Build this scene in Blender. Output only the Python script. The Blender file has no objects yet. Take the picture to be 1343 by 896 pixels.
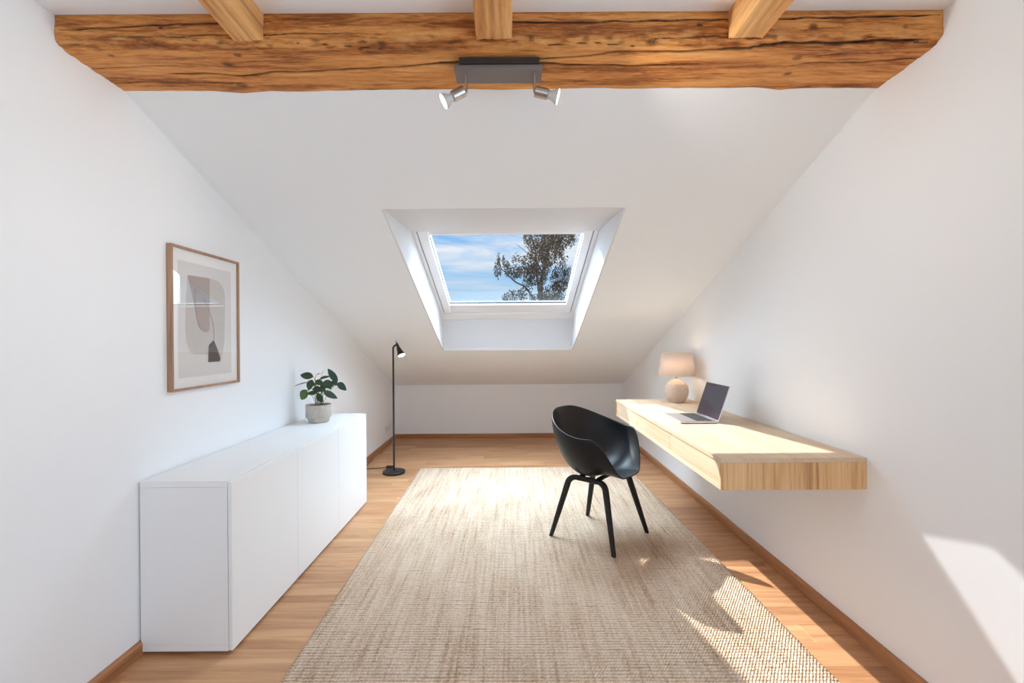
import bpy, bmesh, math, random
from mathutils import Vector, Matrix, noise
random.seed(7)
sc = bpy.context.scene
COL = sc.collection
PI = math.pi

# ------------------------------------------------------------------ camera
CAM_H, FPX = 1.235, 597.0
XL, XR, YB, KZ, KS, CZ, YR = -1.481, 1.417, 5.78, .6765, .3787, 2.303, -2.8
def _cam_axes(yaw, pitch, roll):
    cy, sy, cp, sp = math.cos(yaw), math.sin(yaw), math.cos(pitch), math.sin(pitch)
    f = Vector((sy*cp, cy*cp, sp)); r0 = Vector((cy, -sy, 0)); u0 = r0.cross(f)
    return r0*math.cos(roll)+u0*math.sin(roll), u0*math.cos(roll)-r0*math.sin(roll), f
RGT, UPV, FWD = _cam_axes(.0014, -.0024, -.0067)
cam = bpy.data.cameras.new('camera')
cam.sensor_width = 36.0; cam.lens = FPX/1343*36; cam.clip_start = .02; cam.clip_end = 500
camo = bpy.data.objects.new('camera', cam); COL.objects.link(camo)
camo.matrix_world = Matrix(((RGT.x, UPV.x, -FWD.x, 0), (RGT.y, UPV.y, -FWD.y, 0), (RGT.z, UPV.z, -FWD.z, CAM_H), (0, 0, 0, 1)))
sc.camera = camo

# ------------------------------------------------------------------ view, sky, sun, added fill lamps
vs = sc.view_settings
sc.display_settings.display_device = 'sRGB'
vs.view_transform = 'Standard'; vs.look = 'None'; vs.gamma = 1; vs.use_curve_mapping = False
vs.exposure = 0.56
sc.cycles.max_bounces = 14; sc.cycles.diffuse_bounces = 9; sc.cycles.transparent_max_bounces = 16
sc.cycles.sample_clamp_indirect = 6

def lin(r, g, b):
    f = lambda c: ((c/255+.055)/1.055)**2.4 if c > 10 else c/255/12.92
    return (f(r), f(g), f(b), 1)

world = bpy.data.worlds.new('sky'); sc.world = world; world.use_nodes = True
nt = world.node_tree; nt.nodes.clear()
def N(tree, t, **kw):
    n = tree.nodes.new(t)
    for k, v in kw.items(): setattr(n, k, v)
    return n
def ramp(tree, stops):
    r = N(tree, 'ShaderNodeValToRGB'); e = r.color_ramp.elements
    while len(e) > 1: e.remove(e[-1])
    e[0].position, e[0].color = stops[0]
    for p, c in stops[1:]:
        q = e.new(p); q.color = c
    return r
tc = N(nt, 'ShaderNodeTexCoord'); sep = N(nt, 'ShaderNodeSeparateXYZ'); nt.links.new(tc.outputs['Generated'], sep.inputs[0])
grad = ramp(nt, [(0.0, lin(206, 232, 250)), (.08, lin(186, 224, 252)), (.15, lin(140, 200, 248)), (.30, lin(112, 176, 238)), (.6, lin(96, 160, 230)), (1, lin(76, 138, 214))])
nt.links.new(sep.outputs['Z'], grad.inputs[0])
mp = N(nt, 'ShaderNodeMapping'); mp.inputs['Scale'].default_value = (2.6, 1.6, 17); mp.inputs['Rotation'].default_value = (0, math.radians(-9), 0)
nt.links.new(tc.outputs['Generated'], mp.inputs[0])
cn = N(nt, 'ShaderNodeTexNoise'); cn.inputs['Scale'].default_value = 1.9; cn.inputs['Detail'].default_value = 7; cn.inputs['Roughness'].default_value = .55; cn.inputs['Distortion'].default_value = .6
nt.links.new(mp.outputs[0], cn.inputs['Vector'])
cr = ramp(nt, [(.34, (0, 0, 0, 1)), (.60, (1, 1, 1, 1))]); nt.links.new(cn.outputs['Fac'], cr.inputs[0])
# cirrus grows denser higher up than near the horizon
hi = N(nt, 'ShaderNodeMapRange'); hi.inputs[1].default_value = .08; hi.inputs[2].default_value = .20; hi.inputs[3].default_value = .12; hi.inputs[4].default_value = 1.0
nt.links.new(sep.outputs['Z'], hi.inputs[0])
mul = N(nt, 'ShaderNodeMath', operation='MULTIPLY'); nt.links.new(cr.outputs[0], mul.inputs[0]); nt.links.new(hi.outputs[0], mul.inputs[1])
mx = N(nt, 'ShaderNodeMix', data_type='RGBA'); mx.inputs['B'].default_value = lin(240, 246, 252)
nt.links.new(mul.outputs[0], mx.inputs['Factor']); nt.links.new(grad.outputs[0], mx.inputs['A'])
bg = N(nt, 'ShaderNodeBackground'); bg.inputs['Strength'].default_value = .76
wo = N(nt, 'ShaderNodeOutputWorld'); nt.links.new(mx.outputs['Result'], bg.inputs[0]); nt.links.new(bg.outputs[0], wo.inputs[0])

SUN_K = Vector((.757, -1.089, -1)).normalized()
sl = bpy.data.lights.new('sun', 'SUN'); sl.energy = 6.0; sl.angle = math.radians(.6); sl.color = (1, .97, .93)
so = bpy.data.objects.new('sun', sl); COL.objects.link(so); so.rotation_euler = SUN_K.to_track_quat('-Z', 'Y').to_euler(); so.location = (-6, 12, 9)

def area(name, loc, direction, sx, sy, power, color):
    l = bpy.data.lights.new(name, 'AREA'); l.shape = 'RECTANGLE'; l.size = sx; l.size_y = sy; l.energy = power; l.color = color
    o = bpy.data.objects.new(name, l); COL.objects.link(o); o.location = loc
    o.rotation_euler = Vector(direction).to_track_quat('-Z', 'Y').to_euler(); return o
# added fill lamps outside two added windows, rear wall and right wall
area('fill_rear_window', (0, YR-.16, 1.25), (0, 1, .1), 2.3, 1.9, 15, (.69, .87, 1))
area('fill_side_window', (XR+.2, -.35, 1.2), (-1, 0, 0), 2.3, 1.7, 25, (.66, .83, 1))
# added fill lamp over the roof window, above the view through it
area('fill_roof_window', (0, 3.98, 3.5), (0, -.05, -1), 2.8, 2.4, 470, (.64, .83, 1))

# ------------------------------------------------------------------ room numbers (metres)
def slope(y, off=0.0): return KZ+KS*(YB-y)+off

# added spot lamp, cut by an added slanted opening, makes the right-wall light patch
gl_ = bpy.data.lights.new('patch_spot', 'SPOT'); gl_.energy = 2000; gl_.spot_size = math.radians(16); gl_.spot_blend = 0; gl_.shadow_soft_size = .03
go_ = bpy.data.objects.new('patch_spot', gl_); COL.objects.link(go_); go_.location = (XL-6.28, -1.03-4.77, .87+1.3)
go_.rotation_euler = Vector((2.898, 2.2, -.6)).to_track_quat('-Z', 'Y').to_euler()

# ------------------------------------------------------------------ helpers
def mesh_obj(name, verts, faces, mat=None, parent=None, smooth=False, loc=None):
    me = bpy.data.meshes.new(name); me.from_pydata([tuple(v) for v in verts], [], faces); me.update()
    if mat: me.materials.append(mat)
    if smooth:
        me.polygons.foreach_set('use_smooth', [True]*len(me.polygons))
    o = bpy.data.objects.new(name, me); COL.objects.link(o)
    if parent: o.parent = parent
    if loc: o.location = loc
    return o
def bm_obj(name, bm, mat=None, parent=None, smooth=False, fix=True):
    if fix: bmesh.ops.recalc_face_normals(bm, faces=bm.faces)
    me = bpy.data.meshes.new(name); bm.to_mesh(me); bm.free()
    if mat: me.materials.append(mat)
    if smooth: me.polygons.foreach_set('use_smooth', [True]*len(me.polygons))
    o = bpy.data.objects.new(name, me); COL.objects.link(o)
    if parent: o.parent = parent
    return o
def add_box(bm, x0, x1, y0, y1, z0, z1, bev=0.0, seg=2):
    v = [bm.verts.new(p) for p in ((x0,y0,z0),(x1,y0,z0),(x1,y1,z0),(x0,y1,z0),(x0,y0,z1),(x1,y0,z1),(x1,y1,z1),(x0,y1,z1))]
    fs = [bm.faces.new([v[i] for i in f]) for f in ((0,3,2,1),(4,5,6,7),(0,1,5,4),(1,2,6,5),(2,3,7,6),(3,0,4,7))]
    if bev:
        es = list({e for f in fs for e in f.edges})
        bmesh.ops.bevel(bm, geom=es, offset=bev, segments=seg, affect='EDGES', profile=.5)
def box(name, x0, x1, y0, y1, z0, z1, mat, parent=None, bev=0.0, seg=2):
    bm = bmesh.new(); add_box(bm, x0, x1, y0, y1, z0, z1, bev, seg)
    return bm_obj(name, bm, mat, parent)
def prism(name, pts, lo, hi, axis, mat, parent=None, bev=0):
    """extrude a polygon given in the two other axes along axis from lo to hi"""
    def mk(a, t):
        return {'x': (t, a[0], a[1]), 'y': (a[0], t, a[1]), 'z': (a[0], a[1], t)}[axis]
    bm = bmesh.new()
    A = [bm.verts.new(mk(p, lo)) for p in pts]; B = [bm.verts.new(mk(p, hi)) for p in pts]
    bm.faces.new(A); bm.faces.new(B[::-1]); n = len(pts)
    for i in range(n): bm.faces.new((A[i], A[(i+1) % n], B[(i+1) % n], B[i]))
    if bev: bmesh.ops.bevel(bm, geom=list(bm.edges), offset=bev, segments=2, affect='EDGES', profile=.5)
    return bm_obj(name, bm, mat, parent)
def hexa(bm, bot, top):
    """solid between two quads"""
    v = [bm.verts.new(p) for p in bot]+[bm.verts.new(p) for p in top]
    for f in ((0,3,2,1),(4,5,6,7),(0,1,5,4),(1,2,6,5),(2,3,7,6),(3,0,4,7)): bm.faces.new([v[i] for i in f])
def lathe(name, prof, mat, parent=None, n=48, center=(0, 0, 0), cap=True, smooth=True):
    """prof: list of (r, z)"""
    vs_, fs = [], []
    for r, z in prof:
        for i in range(n):
            a = 2*PI*i/n; vs_.append((center[0]+r*math.cos(a), center[1]+r*math.sin(a), center[2]+z))
    for k in range(len(prof)-1):
        for i in range(n):
            j = (i+1) % n; fs.append((k*n+i, k*n+j, (k+1)*n+j, (k+1)*n+i))
    if cap:
        fs.append(tuple(range(n))[::-1]); fs.append(tuple((len(prof)-1)*n+i for i in range(n)))
    o = mesh_obj(name, vs_, fs, mat, parent, smooth)
    return o
def auto_smooth(o, deg=35):
    me = o.data
    me.polygons.foreach_set('use_smooth', [True]*len(me.polygons))
    bm = bmesh.new(); bm.from_mesh(me)
    for e in bm.edges:
        if len(e.link_faces) == 2 and e.calc_face_angle(0) > math.radians(deg): e.smooth = False
    bm.to_mesh(me); bm.free(); return o
def frames_along(pts):
    pts = [Vector(p) for p in pts]; T = []
    for i in range(len(pts)):
        a = pts[max(i-1, 0)]; b = pts[min(i+1, len(pts)-1)]; T.append((b-a).normalized())
    u = Vector((0, 0, 1)) if abs(T[0].z) < .9 else Vector((0, 1, 0))
    u = (u-T[0]*u.dot(T[0])).normalized(); out = []
    for p, t in zip(pts, T):
        u = (u-t*u.dot(t)).normalized(); out.append((p, t, u, t.cross(u)))
    return out
def sweep(bm, pts, rad, n=8, shape=None, up=None):
    """tube through pts; rad is a number or one per point; shape = list of 2D unit points"""
    if up is not None:
        out = []
        P = [Vector(p) for p in pts]
        for i in range(len(P)):
            t = (P[min(i+1, len(P)-1)]-P[max(i-1, 0)]).normalized(); v = t.cross(Vector(up)).normalized(); out.append((P[i], t, v.cross(t), v))
        fr = out
    else: fr = frames_along(pts)
    sh = shape or [(math.cos(2*PI*i/n), math.sin(2*PI*i/n)) for i in range(n)]
    n = len(sh); rings = []
    for k, (p, t, u, v) in enumerate(fr):
        r = rad[k] if isinstance(rad, list) else rad
        ru, rv = r if isinstance(r, (list, tuple)) else (r, r)
        rings.append([bm.verts.new(p+u*(a*ru)+v*(b*rv)) for a, b in sh])
    for k in range(len(rings)-1):
        for i in range(n): bm.faces.new((rings[k][i], rings[k][(i+1) % n], rings[k+1][(i+1) % n], rings[k+1][i]))
    bm.faces.new(rings[0][::-1]); bm.faces.new(rings[-1])
def tube(name, pts, rad, mat, parent=None, n=8, smooth=True, shape=None, up=None):
    bm = bmesh.new(); sweep(bm, pts, rad, n, shape, up); o = bm_obj(name, bm, mat, parent, smooth); return auto_smooth(o, 50) if smooth else o
def spline(pts, per=8):
    P = [Vector(p) for p in pts]; P = [P[0]*2-P[1]]+P+[P[-1]*2-P[-2]]; out = []
    for i in range(1, len(P)-2):
        for k in range(per):
            t = k/per; a, b, c, d = P[i-1], P[i], P[i+1], P[i+2]
            out.append(.5*((2*b)+(c-a)*t+(2*a-5*b+4*c-d)*t*t+(3*b-a-3*c+d)*t**3))
    out.append(P[-2]); return out
def cylinder_between(bm, a, b, r0, r1, n=24):
    sweep(bm, [a, b], [r0, r1], n)
def tag(o, label=None, cat=None, group=None, kind=None):
    if label: o['label'] = label
    if cat: o['category'] = cat
    if group: o['group'] = group
    if kind: o['kind'] = kind
    return o
def thing(name, label, cat, loc=(0, 0, 0), rotz=0, group=None):
    o = bpy.data.objects.new(name, None); o.empty_display_size = .05; COL.objects.link(o); o.location = loc; o.rotation_euler = (0, 0, rotz)
    return tag(o, label, cat, group)

# ------------------------------------------------------------------ materials
def mat(name, col, rough=.5, metal=0, spec=.5, bump=None, noise_col=None, sheen=0, coat=0, trans=0, emis=None):
    m = bpy.data.materials.new(name); m.use_nodes = True; t = m.node_tree
    b = t.nodes['Principled BSDF']; b.inputs['Base Color'].default_value = col; b.inputs['Roughness'].default_value = rough
    b.inputs['Metallic'].default_value = metal; b.inputs['Specular IOR Level'].default_value = spec
    b.inputs['Coat Weight'].default_value = coat
    if emis: b.inputs['Emission Color'].default_value = emis[0]; b.inputs['Emission Strength'].default_value = emis[1]
    co = N(t, 'ShaderNodeTexCoord')
    if noise_col:   # (second colour, scale)
        nz = N(t, 'ShaderNodeTexNoise'); nz.inputs['Scale'].default_value = noise_col[1]; nz.inputs['Detail'].default_value = 5
        t.links.new(co.outputs['Object'], nz.inputs['Vector'])
        r = ramp(t, [(.35, col), (.65, noise_col[0])]); t.links.new(nz.outputs['Fac'], r.inputs[0]); t.links.new(r.outputs[0], b.inputs['Base Color'])
    if bump:        # (scale, strength, distance)
        nz = N(t, 'ShaderNodeTexNoise'); nz.inputs['Scale'].default_value = bump[0]; nz.inputs['Detail'].default_value = 4
        t.links.new(co.outputs['Object'], nz.inputs['Vector'])
        bu = N(t, 'ShaderNodeBump'); bu.inputs['Strength'].default_value = bump[1]; bu.inputs['Distance'].default_value = bump[2]
        t.links.new(nz.outputs['Fac'], bu.inputs['Height']); t.links.new(bu.outputs[0], b.inputs['Normal'])
    return m
def wood(name, dark, mid, light, axis='x', grain=60, stretch=14, rough=.45, vary=.0, bump=.15, spec=.35, rings=0.0):
    """grain runs along axis; vary = spread in tone from object to object"""
    m = bpy.data.materials.new(name); m.use_nodes = True; t = m.node_tree; b = t.nodes['Principled BSDF']
    b.inputs['Roughness'].default_value = rough; b.inputs['Specular IOR Level'].default_value = spec
    co = N(t, 'ShaderNodeTexCoord'); oi = N(t, 'ShaderNodeObjectInfo')
    off = N(t, 'ShaderNodeVectorMath', operation='MULTIPLY_ADD'); off.inputs[1].default_value = (1, 1, 1)
    sc3 = N(t, 'ShaderNodeVectorMath', operation='SCALE'); sc3.inputs['Scale'].default_value = 37
    cmb = N(t, 'ShaderNodeCombineXYZ')
    for i in range(3): t.links.new(oi.outputs['Random'], cmb.inputs[i])
    t.links.new(cmb.outputs[0], sc3.inputs[0]); t.links.new(co.outputs['Object'], off.inputs[0]); t.links.new(sc3.outputs[0], off.inputs[2])
    s = {'x': (1/stretch, 1, 1), 'y': (1, 1/stretch, 1), 'z': (1, 1, 1/stretch)}[axis]
    mp = N(t, 'ShaderNodeMapping'); mp.inputs['Scale'].default_value = s; t.links.new(off.outputs[0], mp.inputs[0])
    n1 = N(t, 'ShaderNodeTexNoise'); n1.inputs['Scale'].default_value = grain; n1.inputs['Detail'].default_value = 6; n1.inputs['Roughness'].default_value = .6; n1.inputs['Distortion'].default_value = .4
    n2 = N(t, 'ShaderNodeTexNoise'); n2.inputs['Scale'].default_value = grain*.16; n2.inputs['Detail'].default_value = 3; n2.inputs['Distortion'].default_value = .8
    for n_ in (n1, n2): t.links.new(mp.outputs[0], n_.inputs['Vector'])
    add = N(t, 'ShaderNodeMath', operation='MULTIPLY_ADD'); add.inputs[1].default_value = .55
    t.links.new(n1.outputs['Fac'], add.inputs[0])
    half = N(t, 'ShaderNodeMath', operation='MULTIPLY'); half.inputs[1].default_value = .45; t.links.new(n2.outputs['Fac'], half.inputs[0]); t.links.new(half.outputs[0], add.inputs[2])
    last = add.outputs[0]
    if rings:
        wv = N(t, 'ShaderNodeTexWave', wave_type='BANDS', bands_direction={'x': 'Y', 'y': 'X', 'z': 'X'}[axis]); wv.inputs['Scale'].default_value = rings; wv.inputs['Distortion'].default_value = 9; wv.inputs['Detail'].default_value = 2; wv.inputs['Detail Scale'].default_value = .7
        t.links.new(mp.outputs[0], wv.inputs['Vector'])
        a2 = N(t, 'ShaderNodeMath', operation='MULTIPLY_ADD'); a2.inputs[1].default_value = .22; t.links.new(wv.outputs['Fac'], a2.inputs[0]); t.links.new(last, a2.inputs[2])
        a3 = N(t, 'ShaderNodeMath', operation='SUBTRACT'); a3.inputs[1].default_value = .11; t.links.new(a2.outputs[0], a3.inputs[0]); last = a3.outputs[0]
    r = ramp(t, [(.34, dark), (.5, mid), (.66, light)]); t.links.new(last, r.inputs[0])
    hs = N(t, 'ShaderNodeHueSaturation'); t.links.new(r.outputs[0], hs.inputs['Color'])
    mr = N(t, 'ShaderNodeMapRange'); mr.inputs[3].default_value = 1-vary; mr.inputs[4].default_value = 1+vary
    t.links.new(oi.outputs['Random'], mr.inputs[0]); t.links.new(mr.outputs[0], hs.inputs['Value'])
    t.links.new(hs.outputs[0], b.inputs['Base Color'])
    bu = N(t, 'ShaderNodeBump'); bu.inputs['Strength'].default_value = bump; bu.inputs['Distance'].default_value = .002
    t.links.new(n1.outputs['Fac'], bu.inputs['Height']); t.links.new(bu.outputs[0], b.inputs['Normal'])
    return m
def glass_mat(name, refl=.1, tint=(1, 1, 1, 1), rough=.0):
    """thin clear pane: lets light straight through and mirrors a little, more at a slant"""
    m = bpy.data.materials.new(name); m.use_nodes = True; t = m.node_tree; t.nodes.clear()
    tr = N(t, 'ShaderNodeBsdfTransparent'); tr.inputs[0].default_value = tint
    gl = N(t, 'ShaderNodeBsdfGlossy'); gl.inputs['Roughness'].default_value = rough
    fr = N(t, 'ShaderNodeFresnel'); ge = N(t, 'ShaderNodeNewGeometry'); io = N(t, 'ShaderNodeMapRange'); io.inputs[3].default_value = 1.5; io.inputs[4].default_value = 1/1.5
    t.links.new(ge.outputs['Backfacing'], io.inputs[0]); t.links.new(io.outputs[0], fr.inputs[0])     # same reflectance on both faces of the pane
    k = N(t, 'ShaderNodeMath', operation='MULTIPLY'); k.inputs[1].default_value = refl/.04; t.links.new(fr.outputs[0], k.inputs[0])
    c = N(t, 'ShaderNodeClamp'); t.links.new(k.outputs[0], c.inputs[0])
    mxs = N(t, 'ShaderNodeMixShader'); t.links.new(c.outputs[0], mxs.inputs[0]); t.links.new(tr.outputs[0], mxs.inputs[1]); t.links.new(gl.outputs[0], mxs.inputs[2])
    o = N(t, 'ShaderNodeOutputMaterial'); t.links.new(mxs.outputs[0], o.inputs[0]); return m

M_wall = mat('white_wall_paint', (.872, .892, .912, 1), .85, spec=.15, bump=(160, .05, .0006))
M_ceil = mat('white_ceiling_paint', (.868, .892, .910, 1), .9, spec=.1, bump=(160, .05, .0006))
M_frame = mat('white_window_lacquer', (.86, .865, .88, 1), .35)
M_lining = mat('white_lining_board', (.74, .745, .76, 1), .5, spec=.3)
M_gasket = mat('dark_gasket', (.03, .03, .035, 1), .6)
M_glass = glass_mat('window_glass', .04)
M_cab = mat('white_cabinet_lacquer', (.86, .865, .87, 1), .42, spec=.35)
M_plank = wood('oak_plank', lin(158, 108, 72), lin(190, 142, 102), lin(208, 164, 122), 'x', 42, 16, .42, .10, .06, .35)
M_base = wood('oak_skirting', lin(150, 100, 64), lin(176, 124, 84), lin(194, 146, 104), 'y', 46, 20, .45, .0, .06)
M_base_x = wood('oak_skirting_cross', lin(140, 92, 58), lin(166, 114, 76), lin(184, 134, 94), 'x', 46, 20, .45, .0, .06)
M_desk = wood('light_oak_top', lin(204, 174, 142), lin(217, 191, 161), lin(226, 204, 176), 'y', 50, 22, .45, .0, .04, .3)
M_desk_end = wood('oak_end_grain_vertical', lin(176, 128, 80), lin(224, 182, 132), lin(238, 204, 158), 'z', 85, 30, .45, .0, .04, .3)
M_black_plastic = mat('black_polypropylene', (.009, .009, .011, 1), .42, spec=.32, bump=(900, .04, .0003))
M_black_wood = wood('black_stained_oak', (.006, .005, .005, 1), (.011, .009, .008, 1), (.02, .017, .015, 1), 'z', 70, 18, .5, 0, .2)
M_black_metal = mat('black_powder_coat', (.01, .01, .011, 1), .45)
M_cord = mat('black_cable', (.012, .012, .012, 1), .5)
M_alu = mat('brushed_aluminium', (.62, .63, .66, 1), .38, metal=.9)
M_key = mat('dark_keys', (.03, .03, .035, 1), .5)
M_screen = mat('dark_screen_glass', (.045, .030, .050, 1), .1, spec=.6)
M_nickel = mat('brushed_nickel', (.50, .47, .44, 1), .28, metal=1)
M_taupe = mat('taupe_metal_housing', (.20, .175, .165, 1), .5, metal=.2)
M_dark_plate = mat('dark_back_plate', (.03, .022, .02, 1), .6)
M_bulb = mat('lit_bulb_face', (1, 1, 1, 1), .4, emis=((1, .93, .82, 1), 5))
M_bulbglass = mat('bulb_body', (.62, .6, .58, 1), .2, spec=.8)
M_concrete = mat('pale_concrete', lin(184, 175, 165), .85, spec=.2, noise_col=(lin(194, 186, 176), 40), bump=(120, .3, .001))
M_soil = mat('dark_soil', (.02, .014, .01, 1), 1, bump=(200, .8, .004))
M_ceramic = mat('ribbed_beige_ceramic', lin(198, 178, 162), .75, spec=.25, noise_col=(lin(210, 192, 176), 90), bump=(150, .2, .001))
M_print_frame = wood('oak_picture_frame', lin(142, 106, 82), lin(168, 132, 106), lin(186, 152, 126), 'z', 60, 20, .5, .0, .04)
M_mount = mat('white_mount', lin(250, 249, 248), .9, spec=.1)
M_print = mat('print_paper', lin(228, 226, 224), .9, spec=.1)
M_blob = mat('print_beige', lin(206, 200, 195), .9, spec=.1)
M_brown = mat('print_taupe', lin(176, 160, 152), .9, spec=.1)
M_darktag = mat('print_dark', lin(68, 54, 56), .9, spec=.1)
M_line = mat('print_line', lin(158, 146, 140), .9, spec=.1)
M_pglass = glass_mat('picture_glass', .06)
M_socket = mat('white_socket', (.74, .74, .73, 1), .4)
M_hole = mat('socket_hole', (.08, .08, .08, 1), .6)
M_bark = mat('birch_bark', (.05, .045, .04, 1), .9, noise_col=((.16, .15, .14, 1), 3))
M_grass = mat('lawn', (.08, .13, .04, 1), .9)

# lamp shade: linen that lets the bulb glow through
M_shade = bpy.data.materials.new('linen_shade'); M_shade.use_nodes = True; t = M_shade.node_tree; t.nodes.clear()
_d = N(t, 'ShaderNodeBsdfDiffuse'); _d.inputs[0].default_value = lin(238, 226, 216)
_t = N(t, 'ShaderNodeBsdfTranslucent'); _t.inputs[0].default_value = lin(244, 226, 206)
_co = N(t, 'ShaderNodeTexCoord'); _w = N(t, 'ShaderNodeTexNoise'); _w.inputs['Scale'].default_value = 500; t.links.new(_co.outputs['Object'], _w.inputs['Vector'])
_b = N(t, 'ShaderNodeBump'); _b.inputs['Strength'].default_value = .2; _b.inputs['Distance'].default_value = .001; t.links.new(_w.outputs['Fac'], _b.inputs['Height']); t.links.new(_b.outputs[0], _d.inputs['Normal'])
_m = N(t, 'ShaderNodeMixShader'); _m.inputs[0].default_value = .30; t.links.new(_d.outputs[0], _m.inputs[1]); t.links.new(_t.outputs[0], _m.inputs[2])
_o = N(t, 'ShaderNodeOutputMaterial'); t.links.new(_m.outputs[0], _o.inputs[0])

# ------------------------------------------------------------------ structure
TH = .25
def wall(name, *a):
    o = box(name, *a, M_wall); return tag(o, kind='structure')
# left wall with an added slanted opening that shapes the patch spot's beam
GW = [(-5.8+(y_+5.8)*.6842, 2.17+(z_-2.17)*.6842) for y_, z_ in ((1.57, .552), (1.311, .623), (1.15, .535), (.80, .35), (.80, -.19), (.815, -.19))]
GY0, GY1, GZ0, GZ1 = -1.66, -.55, .40, 1.40
bm = bmesh.new()
add_box(bm, XL-TH, XL, YR-.2, GY0, -.2, 2.9); add_box(bm, XL-TH, XL, GY1, YB+.2, -.2, 2.9)
add_box(bm, XL-TH, XL, GY0, GY1, -.2, GZ0); add_box(bm, XL-TH, XL, GY0, GY1, GZ1, 2.9)
tag(bm_obj('wall_left', bm, M_wall), kind='structure')
bm = bmesh.new(); es = []
for loop in ([(GY0, GZ0), (GY1, GZ0), (GY1, GZ1), (GY0, GZ1)], GW):
    vv = [bm.verts.new((XL-.03, a, c)) for a, c in loop]; es += [bm.edges.new((vv[k], vv[(k+1) % len(vv)])) for k in range(len(vv))]
g = bmesh.ops.triangle_fill(bm, edges=es, use_beauty=True)
ex = bmesh.ops.extrude_face_region(bm, geom=list(bm.faces))
for v in [q for q in ex['geom'] if isinstance(q, bmesh.types.BMVert)]: v.co.x += .028
w4 = tag(bpy.data.objects.new('patch_opening', None), kind='structure'); COL.objects.link(w4)
bm_obj('patch_mask', bm, M_wall, w4)  # added mask that trims the spot to the patch outline
prism('glass_pane', [(a, c) for a, c in GW], XL-.020, XL-.016, 'x', M_glass, w4)
bm = bmesh.new(); SW = (-1.5, .8, .35, 2.05)      # right wall; its glazed opening beside and behind the camera is added for fill
add_box(bm, XR, XR+TH, YR-.2, SW[0], -.2, 2.9); add_box(bm, XR, XR+TH, SW[1], YB+.2, -.2, 2.9)
add_box(bm, XR, XR+TH, SW[0], SW[1], -.2, SW[2]); add_box(bm, XR, XR+TH, SW[0], SW[1], SW[3], 2.9)
tag(bm_obj('wall_right', bm, M_wall), kind='structure')
wall('wall_back', XL, XR, YB, YB+.22, -.2, KZ+.02)
# rear wall, unseen; its wide glazed opening is added for fill light
bm = bmesh.new()
RW = (-1.15, 1.15, .35, 2.15)
add_box(bm, XL, RW[0], YR-.2, YR, 0, CZ+.1); add_box(bm, RW[1], XR, YR-.2, YR, 0, CZ+.1)
add_box(bm, RW[0], RW[1], YR-.2, YR, 0, RW[2]); add_box(bm, RW[0], RW[1], YR-.2, YR, RW[3], CZ+.1)
tag(bm_obj('wall_rear', bm, M_wall), kind='structure')
w2 = tag(bpy.data.objects.new('added_rear_window', None), kind='structure'); COL.objects.link(w2); w2.location = (0, YR-.1, 0)
for i, (a, b_, c, d) in enumerate(((RW[0], RW[0]+.06, RW[2], RW[3]), (RW[1]-.06, RW[1], RW[2], RW[3]), (-.03, .03, RW[2]+.06, RW[3]-.06), (RW[0]+.06, RW[1]-.06, RW[2], RW[2]+.06), (RW[0]+.06, RW[1]-.06, RW[3]-.06, RW[3]))):
    box('window_frame', a, b_, -.03, .03, c, d, M_frame, w2)
for a, b_ in ((RW[0]+.06, -.03), (.03, RW[1]-.06)): box('glass_pane', a, b_, -.004, .004, RW[2]+.06, RW[3]-.06, M_glass, w2)

w3 = tag(bpy.data.objects.new('added_side_window', None), kind='structure'); COL.objects.link(w3); w3.location = (XR+.12, 0, 0)  # unseen window, added to let the side fill lamp in
for a, b_, c, d in ((SW[0], SW[0]+.06, SW[2], SW[3]), (SW[1]-.06, SW[1], SW[2], SW[3]), (-.38, -.32, SW[2]+.06, SW[3]-.06), (SW[0]+.06, SW[1]-.06, SW[2], SW[2]+.06), (SW[0]+.06, SW[1]-.06, SW[3]-.06, SW[3])):
    box('window_frame', -.03, .03, a, b_, c, d, M_frame, w3)
for a, b_ in ((SW[0]+.06, -.38), (-.32, SW[1]-.06)): box('glass_pane', -.004, .004, a, b_, SW[2]+.06, SW[3]-.06, M_glass, w3)

# flat ceiling, sloping ceiling with the roof window opening, roof cover over the beam
tag(box('ceiling', XL, XR, YR-.2, 1.484, CZ, CZ+.15, M_ceil), kind='structure')
OX0, OX1, OYT, OYB, OFF = -.68, .607, 2.44, 4.555, .31
zt0 = slope(OYT); yt1 = 3.13; zt1 = slope(yt1, OFF)-.004; zb0 = slope(OYB); zb1 = slope(OYB, OFF)
LT = .012
bm = bmesh.new()
def sl_q(x0, x1, y0, y1, y0t=None, y1t=None, oh=.33):
    y0t = y0 if y0t is None else y0t; y1t = y1 if y1t is None else y1t
    hexa(bm, [(x0, y0, slope(y0)), (x1, y0, slope(y0)), (x1, y1, slope(y1)), (x0, y1, slope(y1))],
             [(x0, y0t, slope(y0t, oh)), (x1, y0t, slope(y0t, oh)), (x1, y1t, slope(y1t, oh)), (x0, y1t, slope(y1t, oh))])
YS0 = 1.752
# left and right strips, upper and lower fields
sl_q(XL, OX0-LT, YS0, YB+.2); sl_q(OX1+LT, XR, YS0, YB+.2)
sl_q(OX0-LT, OX1+LT, YS0, OYT-.004, YS0, yt1-.03); sl_q(OX0-LT, OX1+LT, OYB+LT, YB+.2)
tag(bm_obj('ceiling.001', bm, M_ceil), kind='structure')
tag(box('ceiling.002', XL, XR, 1.2, 1.9, 2.533, 2.63, M_ceil), kind='structure')

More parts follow.
